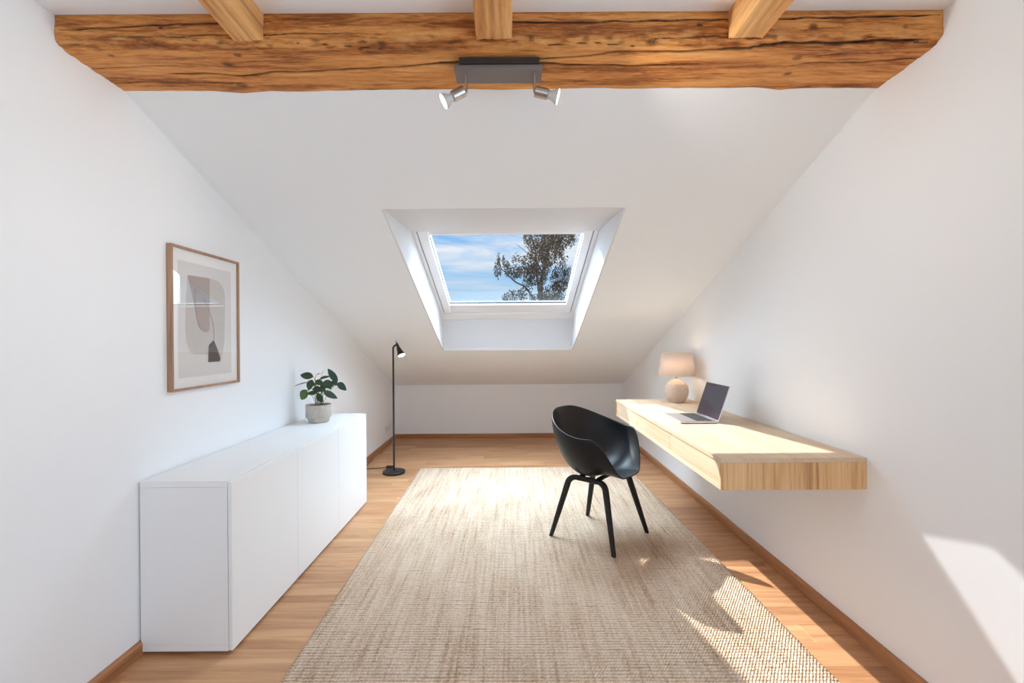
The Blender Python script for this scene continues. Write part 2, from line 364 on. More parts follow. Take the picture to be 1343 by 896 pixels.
# roof window
win = tag(bpy.data.objects.new('window_1', None), kind='structure'); COL.objects.link(win); win.location = (0, OYB, zb1)
WO = Vector((0, OYB, zb1))
def wpart(name, bm, m): 
    for v in bm.verts: v.co -= WO
    return bm_obj(name, bm, m, win)
def side_board(x0, x1):
    b = bmesh.new()
    ins = [(OYT-.003, zt0), (yt1, zt1), (yt1, slope(yt1, OFF+.02)), (OYB, slope(OYB, OFF+.02)), (OYB, zb0)]
    A = [b.verts.new((x0, y, z)) for y, z in ins]; B = [b.verts.new((x1, y, z)) for y, z in ins]
    b.faces.new(A); b.faces.new(B[::-1])
    for i in range(5): b.faces.new((A[i], A[(i+1) % 5], B[(i+1) % 5], B[i]))
    return b
wpart('reveal_board', side_board(OX0-LT, OX0), M_lining); wpart('reveal_board', side_board(OX1, OX1+LT), M_lining)
b = bmesh.new(); hexa(b, [(OX0, OYT, zt0), (OX1, OYT, zt0), (OX1, yt1, zt1), (OX0, yt1, zt1)], [(OX0, OYT-.003, zt0+.014), (OX1, OYT-.003, zt0+.014), (OX1, yt1, zt1+.03), (OX0, yt1, zt1+.03)]); wpart('reveal_board', b, M_lining)
b = bmesh.new(); hexa(b, [(OX0, OYB, zb0), (OX1, OYB, zb0), (OX1, OYB+LT, zb0), (OX0, OYB+LT, zb0)], [(OX0, OYB, zb1+.01), (OX1, OYB, zb1+.01), (OX1, OYB+LT, zb1+.01), (OX0, OYB+LT, zb1+.01)]); wpart('reveal_board', b, M_lining)
def slab(x0, x1, y0, y1, o0, o1):
    b = bmesh.new()
    hexa(b, [(x0, y0, slope(y0, o0)), (x1, y0, slope(y0, o0)), (x1, y1, slope(y1, o0)), (x0, y1, slope(y1, o0))],
            [(x0, y0, slope(y0, o1)), (x1, y0, slope(y0, o1)), (x1, y1, slope(y1, o1)), (x0, y1, slope(y1, o1))])
    bmesh.ops.bevel(b, geom=list(b.edges), offset=.002, segments=1, affect='EDGES'); return b
GX0, GX1, GYT, GYB = -.578, .513, 3.245, 4.268
fx0, fx1, fyb = -.652, .578, 4.425      # inner edge of the fixed frame
for q in ((OX0, fx0, 3.06, OYB-.001), (fx1, OX1, 3.06, OYB-.001), (fx0, fx1, fyb+.006, OYB-.001)): wpart('frame_rail', slab(*q, OFF-.004, .40), M_frame)
for q in ((fx0, fx0+.007, 3.1, fyb+.006), (fx1-.007, fx1, 3.1, fyb+.006), (fx0+.007, fx1-.007, fyb-.004, fyb+.006)): wpart('gasket', slab(*q, OFF+.016, .38), M_gasket)
sx0, sx1 = fx0+.007, fx1-.007
for q in ((sx0, GX0, 3.08, fyb-.004, OFF, .40), (GX1, sx1, 3.08, fyb-.004, OFF, .40), (GX0, GX1, GYB, fyb-.004, OFF+.006, .355), (GX0, GX1, 3.10, GYT, .352, .40)): wpart('sash_rail', slab(*q), M_frame)
for q in ((GX0, GX0+.005, GYT, GYB), (GX1-.005, GX1, GYT, GYB), (GX0+.005, GX1-.005, GYB-.008, GYB)): wpart('gasket', slab(*q, .338, .346), M_gasket)
wpart('glass_pane', slab(GX0, GX1, 3.10, GYB, .346, .351), M_glass)

# skirting boards
def skirt(name, pts_axis, a, b_, m):
    h, d = .056, .014
    if pts_axis == 'y':
        x, s = (XL, 1) if name.endswith('left') else (XR, -1)
        pr = [(x, 0), (x+s*d, 0), (x+s*d, h-.012), (x+s*(d-.006), h), (x, h)]; o = prism(name, pr, a, b_, 'y', m)
    else:
        pr = [(YB, 0), (YB-d, 0), (YB-d, h-.012), (YB-d+.006, h), (YB, h)]; o = prism(name, pr, a, b_, 'x', m)
    return tag(o, kind='structure')
skirt('baseboard_left', 'y', YR, YB, M_base); skirt('baseboard_right', 'y', YR, YB, M_base)
skirt('baseboard_back', 'x', XL+.014, XR-.014, M_base_x)

# floor: sub floor plus one board per plank
floor = tag(box('floor', XL, XR, YR-.2, YB, -.2, -.012, M_base_x), kind='structure')
PW, PL = .1265, 1.18
cache = {}
def plank_mesh(L, W):
    k = (round(L, 3), round(W, 3))
    if k in cache: return cache[k]
    c = .0006; z0, z1, z2 = -.012, -c, 0.0; a = .0002
    v = [(a, a, z0), (L-a, a, z0), (L-a, W-a, z0), (a, W-a, z0), (a, a, z1), (L-a, a, z1), (L-a, W-a, z1), (a, W-a, z1), (a+c, a+c, z2), (L-a-c, a+c, z2), (L-a-c, W-a-c, z2), (a+c, W-a-c, z2)]
    f = [(0, 3, 2, 1), (8, 9, 10, 11)]
    for i in range(4):
        j = (i+1) % 4; f += [(i, j, j+4, i+4), (i+4, j+4, j+8, i+8)]
    me = bpy.data.meshes.new('plank'); me.from_pydata(v, [], f); me.update(); me.materials.append(M_plank); cache[k] = me; return me
y = 1.708-PW*36; row = 0
while y < YB-.001:
    y0, y1 = max(y, YR), min(y+PW, YB)
    if y1-y0 > .005:
        x = XL-(row*.437 % PL) if row % 3 else XL-(row*.29+.3) % PL
        while x < XR-.001:
            a, b_ = max(x, XL), min(x+PL, XR)
            if b_-a > .004:
                o = bpy.data.objects.new('plank', plank_mesh(b_-a, y1-y0)); COL.objects.link(o); o.parent = floor; o.location = (a, y0, 0)
            x += PL
    y += PW; row += 1

# ------------------------------------------------------------------ timber beam and joists
def px_x(px, Y): return (px-670.65)*Y/FPX
def px_z(row, Y): return CAM_H+(446.6-row)*Y/FPX
M_beam = bpy.data.materials.new('old_timber'); M_beam.use_nodes = True
def timber_nodes(m, axis, base):
    t = m.node_tree; b = t.nodes['Principled BSDF']; b.inputs['Roughness'].default_value = .6; b.inputs['Specular IOR Level'].default_value = .3
    co = N(t, 'ShaderNodeTexCoord'); s = (.09, 1, 1) if axis == 'x' else (1, .09, 1)
    mp = N(t, 'ShaderNodeMapping'); mp.inputs['Scale'].default_value = s; t.links.new(co.outputs['Object'], mp.inputs[0])
    n1 = N(t, 'ShaderNodeTexNoise'); n1.inputs['Scale'].default_value = 55; n1.inputs['Detail'].default_value = 6; n1.inputs['Roughness'].default_value = .65; n1.inputs['Distortion'].default_value = .9
    n2 = N(t, 'ShaderNodeTexNoise'); n2.inputs['Scale'].default_value = 9; n2.inputs['Detail'].default_value = 4; n2.inputs['Distortion'].default_value = 1.2
    for q in (n1, n2): t.links.new(mp.outputs[0], q.inputs['Vector'])
    n3 = N(t, 'ShaderNodeTexNoise'); n3.inputs['Scale'].default_value = 150; n3.inputs['Detail'].default_value = 4; n3.inputs['Distortion'].default_value = 1.5; t.links.new(mp.outputs[0], n3.inputs['Vector'])
    fi = N(t, 'ShaderNodeMix', data_type='FLOAT'); fi.inputs['Factor'].default_value = .35; t.links.new(n1.outputs['Fac'], fi.inputs['A']); t.links.new(n3.outputs['Fac'], fi.inputs['B'])
    ad = N(t, 'ShaderNodeMix', data_type='FLOAT'); ad.inputs['Factor'].default_value = .45; t.links.new(fi.outputs['Result'], ad.inputs['A']); t.links.new(n2.outputs['Fac'], ad.inputs['B'])
    r = ramp(t, base); t.links.new(ad.outputs['Result'], r.inputs[0])
    at = N(t, 'ShaderNodeAttribute', attribute_name='wear'); sp = N(t, 'ShaderNodeSeparateColor'); t.links.new(at.outputs['Color'], sp.inputs[0])
    m1 = N(t, 'ShaderNodeMix', data_type='RGBA'); m1.inputs['B'].default_value = lin(44, 20, 10); t.links.new(r.outputs[0], m1.inputs['A']); t.links.new(sp.outputs['Red'], m1.inputs['Factor'])
    m2 = N(t, 'ShaderNodeMix', data_type='RGBA'); m2.inputs['B'].default_value = lin(226, 168, 104); t.links.new(m1.outputs['Result'], m2.inputs['A']); t.links.new(sp.outputs['Green'], m2.inputs['Factor'])
    t.links.new(m2.outputs['Result'], b.inputs['Base Color'])
    bu = N(t, 'ShaderNodeBump'); bu.inputs['Strength'].default_value = .9; bu.inputs['Distance'].default_value = .005
    t.links.new(fi.outputs['Result'], bu.inputs['Height']); t.links.new(bu.outputs[0], b.inputs['Normal'])
timber_nodes(M_beam, 'x', [(.33, lin(84, 38, 15)), (.42, lin(158, 92, 42)), (.49, lin(210, 140, 74)), (.57, lin(228, 164, 96)), (.68, lin(242, 192, 128))])
M_joist = bpy.data.materials.new('old_timber_joist'); M_joist.use_nodes = True
timber_nodes(M_joist, 'y', [(.30, lin(150, 88, 42)), (.42, lin(210, 146, 84)), (.56, lin(234, 180, 116)), (.74, lin(244, 204, 146))])

def beam_mesh():
    YF, YK, ZB, ZT = 1.487, 1.7512, 2.200, 2.42
    # visible outline of the cross-section, as (y, z), front top -> front bottom -> back bottom
    NF, NWN, NB = 34, 10, 96
    prof = [(YF, 2.300-.075*i/NF) for i in range(NF+1)]                   # front face down to 2.225
    prof += [(YF+.045*(.5*u+.5*u*u), 2.225-.019*(1.25*u-.25*u*u)) for u in [i/NWN for i in range(1, NWN+1)]]    # waney lower edge
    y0, z0 = prof[-1]; IW = NF+NWN
    prof += [(y0+(YK-y0)*i/NB, z0+(ZB-z0)*i/NB) for i in range(1, NB+1)]
    prof = prof+[(YK, 2.30), (YK, ZT), (YF+.004, ZT), (YF, 2.36)]
    nv = len(prof)-4; NX = 760; n = len(prof)
    s = [0.0]
    for i in range(1, nv): s.append(s[-1]+math.hypot(prof[i][0]-prof[i-1][0], prof[i][1]-prof[i-1][1]))
    def to_s(px, row):
        # pixel on the front face or on the underside -> (x, arc length)
        if row < 58:
            return px_x(px, YF), 2.300-px_z(row, YF)
        Y = min(max(.972*FPX/(446.6-row), YF+.01), YK)
        return px_x(px, Y), s[IW]+(Y-prof[IW][0])
    C = [  # cracks: pixels along each, width, depth
        ([(220, 93), (300, 95), (322, 97), (360, 92), (420, 91), (520, 88), (592, 83), (650, 79), (712, 84), (760, 86), (830, 88), (930, 85)], .0040, .016),
        ([(590, 86), (660, 81), (730, 78), (812, 70), (900, 69), (980, 66), (1030, 61), (1100, 62), (1150, 60), (1222, 60)], .0036, .014),
        ([(75, 38), (110, 36), (180, 32), (260, 29), (360, 27)], .0018, .007), ([(640, 16+12), (760, 30), (900, 28), (1020, 27), (1120, 25), (1235, 23)], .0022, .008),
        ([(150, 46), (230, 46), (330, 44), (470, 42)], .0012, .004), ([(90, 88), (140, 87), (200, 84), (262, 84)], .0012, .005),
        ([(1020, 92), (1060, 85), (1130, 84), (1190, 80), (1225, 78)], .0022, .009), ([(860, 52), (940, 50), (1035, 53)], .0014, .005),
        ([(130, 106), (200, 105), (300, 105), (330, 102)], .0018, .006), ([(720, 62), (780, 60), (850, 64)], .0012, .004), ([(380, 58), (450, 61), (520, 66)], .0010, .003),
        ([(1040, 80), (1110, 72), (1160, 73)], .0012, .004), ([(760, 96), (860, 93), (960, 93)], .0012, .004)]
    cr = []
    for pts, w, d in C:
        q = sorted(to_s(*p) for p in pts); cr.append((q, w*1.35, d))
    KN = [(302, 81, .014), (315, 70, .010), (502, 57, .013), (857, 60, .014), (1069, 38, .012), (1048, 78, .013), (1035, 98, .012), (320, 106, .016), (475, 64, .007), (1190, 39, .007), (215, 34, .006), (700, 52, .007), (920, 36, .008), (150, 70, .008)]
    kn = [to_s(a, b_)+(r,) for a, b_, r in KN]
    V, W = [], []
    for i in range(NX+1):
        x = XL+(XR-XL)*i/NX; xx = min(max(x, XL+.0008), XR-.0008)
        act = []
        for q, w, d in cr:
            if q[0][0] <= x <= q[-1][0]:
                for k in range(len(q)-1):
                    if q[k][0] <= x <= q[k+1][0]:
                        f = (x-q[k][0])/max(q[k+1][0]-q[k][0], 1e-6); sc_ = q[k][1]*(1-f)+q[k+1][1]*f
                        e = min((x-q[0][0])/.08, (q[-1][0]-x)/.08, 1)
                        sc_ += .0035*noise.noise((x*16, d*900, 0))
                        act.append((sc_, w*max(e, .15)*(.7+.6*abs(noise.noise((x*7, w*999, 3)))), d*max(e, .1))); break
        sag = .006*noise.noise((x*1.7, 0, 5))
        bumpy = [.010*max(0, 1-abs(x-px_x(1035, 1.7))/.09), .008*max(0, 1-abs(x-px_x(318, 1.72))/.1)]
        for j in range(n):
            y, z = prof[j]; red = gr = 0.0
            if j < nv:
                inward = 0.0; sj = s[j]
                edge = math.exp(-((sj-.088)/.026)**2)
                h = .0035*noise.noise((x*6, sj*30, 1))+.0016*noise.noise((x*18, sj*90, 2))+edge*.006*(noise.noise((x*22, sj*60, 9))+.5*noise.noise((x*70, sj*120, 4)))
                for sc_, w, d in act:
                    a = abs(sj-sc_)
                    if a < w*2.6:
                        g = math.exp(-(a/w)**2); inward += d*g; red = max(red, min(1, 1.7*g))
                for kx, ks_, r in kn:
                    a = math.hypot((x-kx)/1.35, sj-ks_)
                    if a < r*2:
                        g = max(0, 1-a/(r*1.25)); red = max(red, min(.85, g*1.5)*(.75+.25*math.cos(a/r*16))); inward -= .004*math.exp(-(a/r)**2*1.5)
                rough = max(0, noise.noise((x*26, sj*95, 7)))*edge
                red = max(red, .95*rough); gr = max(0, min(.75, edge*1.3*noise.noise((x*13, sj*55, 12)))) if red < .3 else 0
                if j <= 1: h = 0; inward = 0
                if j <= NF+1: y += inward-h*(1 if j > 1 else 0)
                elif j <= IW: y += (inward-h)*.7; z += (inward-h)*.7
                else: z += inward-h+sag*min(1, (sj-.11)/.1)-sum(bumpy)*max(0, (sj-.25)/.12)
            V.append((xx, y, z)); W.append((red, gr, 0, 1))
    F = []
    for i in range(NX):
        for j in range(n):
            k = (j+1) % n; F.append((i*n+j, i*n+k, (i+1)*n+k, (i+1)*n+j))
    F.append(tuple(range(n))[::-1]); F.append(tuple(NX*n+j for j in range(n)))
    o = mesh_obj('timber_beam', V, F, M_beam, smooth=True)
    a = o.data.color_attributes.new('wear', 'FLOAT_COLOR', 'POINT'); a.data.foreach_set('color', [c for w in W for c in w])
    bm_ = bmesh.new(); bm_.from_mesh(o.data); bmesh.ops.recalc_face_normals(bm_, faces=bm_.faces); bm_.to_mesh(o.data); bm_.free()
    return tag(o, 'long orange-brown rough timber beam with cracks spanning from wall to wall', 'beam', kind='thing')
beam_mesh()

def joist(x0, x1, label, seed):
    # runs from the beam towards the rear wall, underside a little above the underside of the beam
    NY, y0, y1 = 160, 1.4862, YR
    zb, zt = 2.208, CZ+.02
    w = x1-x0; prof = []
    for i in range(9): prof.append((0, zt-(zt-zb-.008)*i/8))
    for i in range(15): prof.append((w*(.06+.88*i/14), zb))
    for i in range(9): prof.append((w, zb+.008+(zt-zb-.008)*i/8))
    V, W, n = [], [], len(prof)
    for i in range(NY+1):
        y = y0+(y1-y0)*(i/NY)**1.6
        for j, (px, z) in enumerate(prof):
            h = .003*noise.noise((px*20+seed, y*5, z*20)); crk = 0
            for c, cx in enumerate((.22, .47, .71)):
                a = abs(px-w*(cx+.07*noise.noise((y*2.2, c*7+seed, 0))))
                if z <= zb+.001 and a < .006: crk = max(crk, .75*(1-a/.006)*(.4+.6*abs(noise.noise((y*5, c, seed)))))
            a = abs(z-(zb+.05+.02*noise.noise((y*2, seed, 4))))
            if z > zb+.001 and a < .006: crk = max(crk, .7*(1-a/.006))
            end = max(0, 1-(y0-y)/.02); zz = z+(h if z < zt-.001 else 0)+crk*.004+(.012*end*end if z <= zb+.001 else 0)
            V.append((x0+px+h*.6, y, zz)); W.append((crk, 0, 0, 1))
    F = []
    for i in range(NY):
        for j in range(n-1): F.append((i*n+j, (i+1)*n+j, (i+1)*n+j+1, i*n+j+1))
        F.append((i*n+n-1, (i+1)*n+n-1, (i+1)*n, i*n))
    F.append(tuple(range(n))); F.append(tuple(NY*n+j for j in range(n))[::-1])
    o = mesh_obj('ceiling_joist', V, F, M_joist, smooth=False)
    a = o.data.color_attributes.new('wear', 'FLOAT_COLOR', 'POINT'); a.data.foreach_set('color', [c for w_ in W for c in w_])
    bm_ = bmesh.new(); bm_.from_mesh(o.data); bmesh.ops.recalc_face_normals(bm_, faces=bm_.faces); bm_.to_mesh(o.data); bm_.free()
    auto_smooth(o, 40)
    return tag(o, label, 'joist', 'timber joists meeting the beam', kind='thing')
joist(-.893, -.800, 'timber ceiling joist meeting the beam nearest the wall with the framed print', 1)
joist(-.106, .0085, 'timber ceiling joist meeting the beam right above the spotlight bar', 2)
joist(.716, .826, 'timber ceiling joist meeting the beam nearest the wall with the desk', 3)

# ------------------------------------------------------------------ rug
def rug_mesh():
    P00, P10, P01, P11 = (-.834, 1.38), (1.165, 1.36), (-.887, 4.385), (1.108, 4.378)
    rows, per, NXr = 184, 5, 170
    V, F = [], []; G = []
    NYr = rows*per
    for j in range(NYr+1):
        v = j/NYr; ph = (j % per)/per; k = j//per
        for i in range(NXr+1):
            u = i/NXr
            x = P00[0]*(1-u)*(1-v)+P10[0]*u*(1-v)+P01[0]*(1-u)*v+P11[0]*u*v
            y = P00[1]*(1-u)*(1-v)+P10[1]*u*(1-v)+P01[1]*(1-u)*v+P11[1]*u*v
            wob = .0035*noise.noise((x*3.5, y*1.2, 0))+.0018*noise.noise((x*14, k*.9, 3))
            prof = math.sqrt(max(0, 1-(2*ph-1)**2))
            z = .0062+.0058*prof+.0012*noise.noise((x*60, k*3.1, 1))
            ex = 0
            if i in (0, NXr):
                ex = (.004*prof+.003*noise.noise((k*1.7, i, 2)))*(-1 if i == 0 else 1); z = .0065
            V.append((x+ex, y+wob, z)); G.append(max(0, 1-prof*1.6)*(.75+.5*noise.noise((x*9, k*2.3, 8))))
    n = NXr+1
    for j in range(NYr):
        for i in range(NXr): F.append((j*n+i, j*n+i+1, (j+1)*n+i+1, (j+1)*n+i))
    # sides and underside
    base = len(V); rim = [i for i in range(n)]+[j*n+NXr for j in range(1, NYr+1)]+[NYr*n+i for i in range(NXr-1, -1, -1)]+[j*n for j in range(NYr-1, 0, -1)]
    for r in rim: V.append((V[r][0], V[r][1], .0006)); G.append(0)
    m = len(rim)
    for q in range(m): F.append((rim[q], base+q, base+(q+1) % m, rim[(q+1) % m]))
    F.append(tuple(base+q for q in range(m))[::-1])
    return V, F, G
M_rug = bpy.data.materials.new('woven_jute'); M_rug.use_nodes = True; t = M_rug.node_tree; b = t.nodes['Principled BSDF']
b.inputs['Roughness'].default_value = .95; b.inputs['Specular IOR Level'].default_value = .1
co = N(t, 'ShaderNodeTexCoord')
def nz(scale, sx, sy, detail=4, dist=0.0):
    mp = N(t, 'ShaderNodeMapping'); mp.inputs['Scale'].default_value = (sx, sy, 1); t.links.new(co.outputs['Object'], mp.inputs[0])
    n_ = N(t, 'ShaderNodeTexNoise'); n_.inputs['Scale'].default_value = scale; n_.inputs['Detail'].default_value = detail; n_.inputs['Distortion'].default_value = dist
    t.links.new(mp.outputs[0], n_.inputs['Vector']); return n_.outputs['Fac']
st = nz(64, 1, .04, 5)          # long streaks down the length
sp_ = nz(120, 1, 1.2, 3)          # single strands
bl = nz(5, 1, .5, 2)             # broad mottling
m_a = N(t, 'ShaderNodeMix', data_type='FLOAT'); m_a.inputs['Factor'].default_value = .5; t.links.new(st, m_a.inputs['A']); t.links.new(sp_, m_a.inputs['B'])
m_b = N(t, 'ShaderNodeMix', data_type='FLOAT'); m_b.inputs['Factor'].default_value = .2; t.links.new(m_a.outputs['Result'], m_b.inputs['A']); t.links.new(bl, m_b.inputs['B'])
r = ramp(t, [(.30, lin(142, 107, 80)), (.41, lin(208, 178, 149)), (.52, lin(232, 206, 180)), (.66, lin(243, 224, 203))]); t.links.new(m_b.outputs['Result'], r.inputs[0])
gp = N(t, 'ShaderNodeAttribute', attribute_name='row_gap_shade')
gap_mix = N(t, 'ShaderNodeMix', data_type='RGBA'); gap_mix.inputs['B'].default_value = lin(96, 66, 44); t.links.new(gp.outputs['Fac'], gap_mix.inputs['Factor']); t.links.new(r.outputs[0], gap_mix.inputs['A'])  # shade between the rows, darkened into the rug colour
t.links.new(gap_mix.outputs['Result'], b.inputs['Base Color'])
wv = N(t, 'ShaderNodeTexWave', wave_type='BANDS', bands_direction='X'); wv.inputs['Scale'].default_value = 30; wv.inputs['Distortion'].default_value = 3; wv.inputs['Detail'].default_value = 2; wv.inputs['Detail Scale'].default_value = 3
mpw = N(t, 'ShaderNodeMapping'); mpw.inputs['Rotation'].default_value = (0, 0, .6); t.links.new(co.outputs['Object'], mpw.inputs[0]); t.links.new(mpw.outputs[0], wv.inputs['Vector'])
hm = N(t, 'ShaderNodeMath', operation='ADD'); t.links.new(wv.outputs['Fac'], hm.inputs[0]); t.links.new(sp_, hm.inputs[1])
bu = N(t, 'ShaderNodeBump'); bu.inputs['Strength'].default_value = .9; bu.inputs['Distance'].default_value = .005; t.links.new(hm.outputs[0], bu.inputs['Height']); t.links.new(bu.outputs[0], b.inputs['Normal'])
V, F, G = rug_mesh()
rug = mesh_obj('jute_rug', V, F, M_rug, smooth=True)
_a = rug.data.attributes.new('row_gap_shade', 'FLOAT', 'POINT'); _a.data.foreach_set('value', G)
tag(rug, 'large beige woven jute rug lying on the oak floor under the chair', 'rug')

# ------------------------------------------------------------------ white cabinet
CX0, CXS, CXD = -1.4735, -1.129, -1.1107
CY0, CY1, CZ0, CZ1 = 1.80, 3.4725, .012, .687
cab = thing('low_cabinet', 'long low white cabinet with plain handleless doors along the wall', 'cabinet', (CX0, CY0, 0))
def cpart(name, x0, x1, y0, y1, z0, z1, m=M_cab, bev=.0012, par=None):
    o = box(name, x0-CX0, x1-CX0, y0-CY0, y1-CY0, z0, z1, m, par or cab, bev, 2); return o
cpart('top_panel', CX0, CXS, CY0, CY1, CZ1-.025, CZ1)
cpart('side_panel', CX0, CXS, CY0, CY0+.018, CZ0+.026, CZ1-.0258); cpart('side_panel', CX0, CXS, CY1-.018, CY1, CZ0+.026, CZ1-.0258)
cpart('bottom_panel', CX0, CXS, CY0, CY1, CZ0, CZ0+.0252)
cpart('back_panel', CX0, CX0+.006, CY0+.0185, CY1-.0185, CZ0+.0255, CZ1-.0255)
for y_ in (2.3558, 2.9113): cpart('divider', CX0+.0065, CXS-.002, y_-.009, y_+.009, CZ0+.0255, CZ1-.0255)
ed = [CY0, 2.3558, 2.9113, CY1]
for a, b_ in zip(ed, ed[1:]): cpart('door', CXS+.0025, CXD, a+.0012, b_-.0012, CZ0+.002, CZ1-.004, bev=.0015)
for y_ in (CY0+.05, CY1-.05):
    for x_ in (CX0+.05, CXS-.03): lathe('foot', [(.014, 0), (.014, .0125)], M_socket, cab, 16, (x_-CX0, y_-CY0, 0))
for y_ in (2.3558, 2.9113): lathe('foot', [(.014, 0), (.014, .0125)], M_socket, cab, 16, (CXS-.03-CX0, y_-CY0, 0))

# ------------------------------------------------------------------ framed print on the left wall
FY0, FY1, FZ0, FZ1 = 1.957, 2.447, 1.021, 1.664
fx_b, fx_f = XL+.0005, -1.4575
pf = thing('framed_print', 'framed abstract print in a thin oak frame on the white wall', 'picture', (fx_b, (FY0+FY1)/2, FZ0))
PO = Vector((fx_b, (FY0+FY1)/2, FZ0))
fw = .011
def pbox(name, x0, x1, y0, y1, z0, z1, m, bev=0): return box(name, x0-PO.x, x1-PO.x, y0-PO.y, y1-PO.y, z0-PO.z, z1-PO.z, m, pf, bev, 2)
pbox('frame_rail', fx_b, fx_f, FY0, FY0+fw, FZ0, FZ1, M_print_frame, .001); pbox('frame_rail', fx_b, fx_f, FY1-fw, FY1, FZ0, FZ1, M_print_frame, .001)
pbox('frame_rail', fx_b, fx_f, FY0+fw, FY1-fw, FZ0, FZ0+fw, M_print_frame, .001); pbox('frame_rail', fx_b, fx_f, FY0+fw, FY1-fw, FZ1-fw, FZ1, M_print_frame, .001)
pbox('mount_board', fx_b+.002, -1.4685, FY0+fw, FY1-fw, FZ0+fw, FZ1-fw, M_mount)
def flat(name, pts, x, m):   # flat printed shape, 0.3 mm thick
    if len(pts) > 6:
        pts = [(p.x, p.y) for p in spline([(a, c, 0) for a, c in pts+pts[:1]], 6)][:-1]
    return prism(name, [(a-PO.y, c-PO.z) for a, c in pts], x-PO.x-.0003, x-PO.x, 'x', m, pf)
flat('print_sheet', [(2.0082, 1.6024), (2.3870, 1.6024), (2.3870, 1.0760), (2.0082, 1.0760)], -1.4680, M_print)
flat('beige_shape', [(2.0679, 1.5419), (2.1413, 1.5452), (2.22, 1.5469), (2.288, 1.5389), (2.3255, 1.5076), (2.3374, 1.4648), (2.3344, 1.3566), (2.3299, 1.2487), (2.3152, 1.1806), (2.2936, 1.1571), (2.2181, 1.174), (2.1368, 1.1784), (2.0922, 1.1868), (2.0738, 1.2091), (2.0596, 1.2483), (2.0533, 1.3259), (2.0581, 1.4298), (2.0649, 1.4911)], -1.4676, M_blob)
flat('taupe_shape', [(2.0692, 1.542), (2.22, 1.5469), (2.2184, 1.421), (2.2154, 1.2904), (2.178, 1.2833), (2.1449, 1.3025)], -1.4672, M_brown)
def line(pts, w=.0022):
    b = bmesh.new(); P = spline([(-1.4669-PO.x, a-PO.y, c-PO.z) for a, c in pts], 8)
    sweep(b, P, (w, .0002), 4, [(1, 1), (-1, 1), (-1, -1), (1, -1)], up=(1, 0, 0)) if False else sweep(b, P, w*.5, 6)
    return bm_obj('drawn_line', b, M_line, pf)
line([(2.1211, 1.4889), (2.1155, 1.4439), (2.1174, 1.3907), (2.1321, 1.329), (2.1541, 1.2982), (2.1986, 1.2836)])
line([(2.1693, 1.4489), (2.2001, 1.4103), (2.2247, 1.3654), (2.2441, 1.3146), (2.2479, 1.2769), (2.2446, 1.2439)])
flat('dark_shape', [(2.2447, 1.2467), (2.2075, 1.2207), (2.2037, 1.1393), (2.2904, 1.139), (2.297, 1.150), (2.2733, 1.2009)], -1.4660, M_darktag)
pbox('glass_pane', -1.4632, -1.4612, FY0+fw, FY1-fw, FZ0+fw, FZ1-fw, M_pglass)

# ------------------------------------------------------------------ floating desk
DX0, DX1, DY0, DY1, DZ0, DZ1 = .833, XR-.0005, 1.816, 3.641, .630, .757
dk = thing('floating_desk', 'light oak floating desk with drawers mounted on the white wall', 'desk', (DX1, DY0, DZ0))
def dbox(name, x0, x1, y0, y1, z0, z1, m, bev=.001, par=None): return box(name, x0-DX1, x1-DX1, y0-DY0, y1-DY0, z0-DZ0, z1-DZ0, m, par or dk, bev, 2)
dbox('top_panel', DX0, DX1, DY0, DY1, DZ1-.018, DZ1, M_desk)
dbox('bottom_panel', DX0, DX1, DY0+.0182, DY1-.0182, DZ0, DZ0+.018, M_desk)
dbox('end_panel', DX0, DX1, DY0, DY0+.018, DZ0, DZ1-.0182, M_desk_end); dbox('end_panel', DX0, DX1, DY1-.018, DY1, DZ0, DZ1-.0182, M_desk_end)
dd = [DY0+.018, 2.41, 3.04, DY1-.018]
for i, (a, b_) in enumerate(zip(dd, dd[1:])):
    dr = dbox('drawer', DX0+.004, DX0+.45, a+.002, b_-.002, DZ0+.020, DZ1-.021, M_desk, .0012)
dbox('back_rail', DX1-.02, DX1, DY0+.0185, DY1-.0185, DZ0+.0185, DZ1-.0185, M_desk)

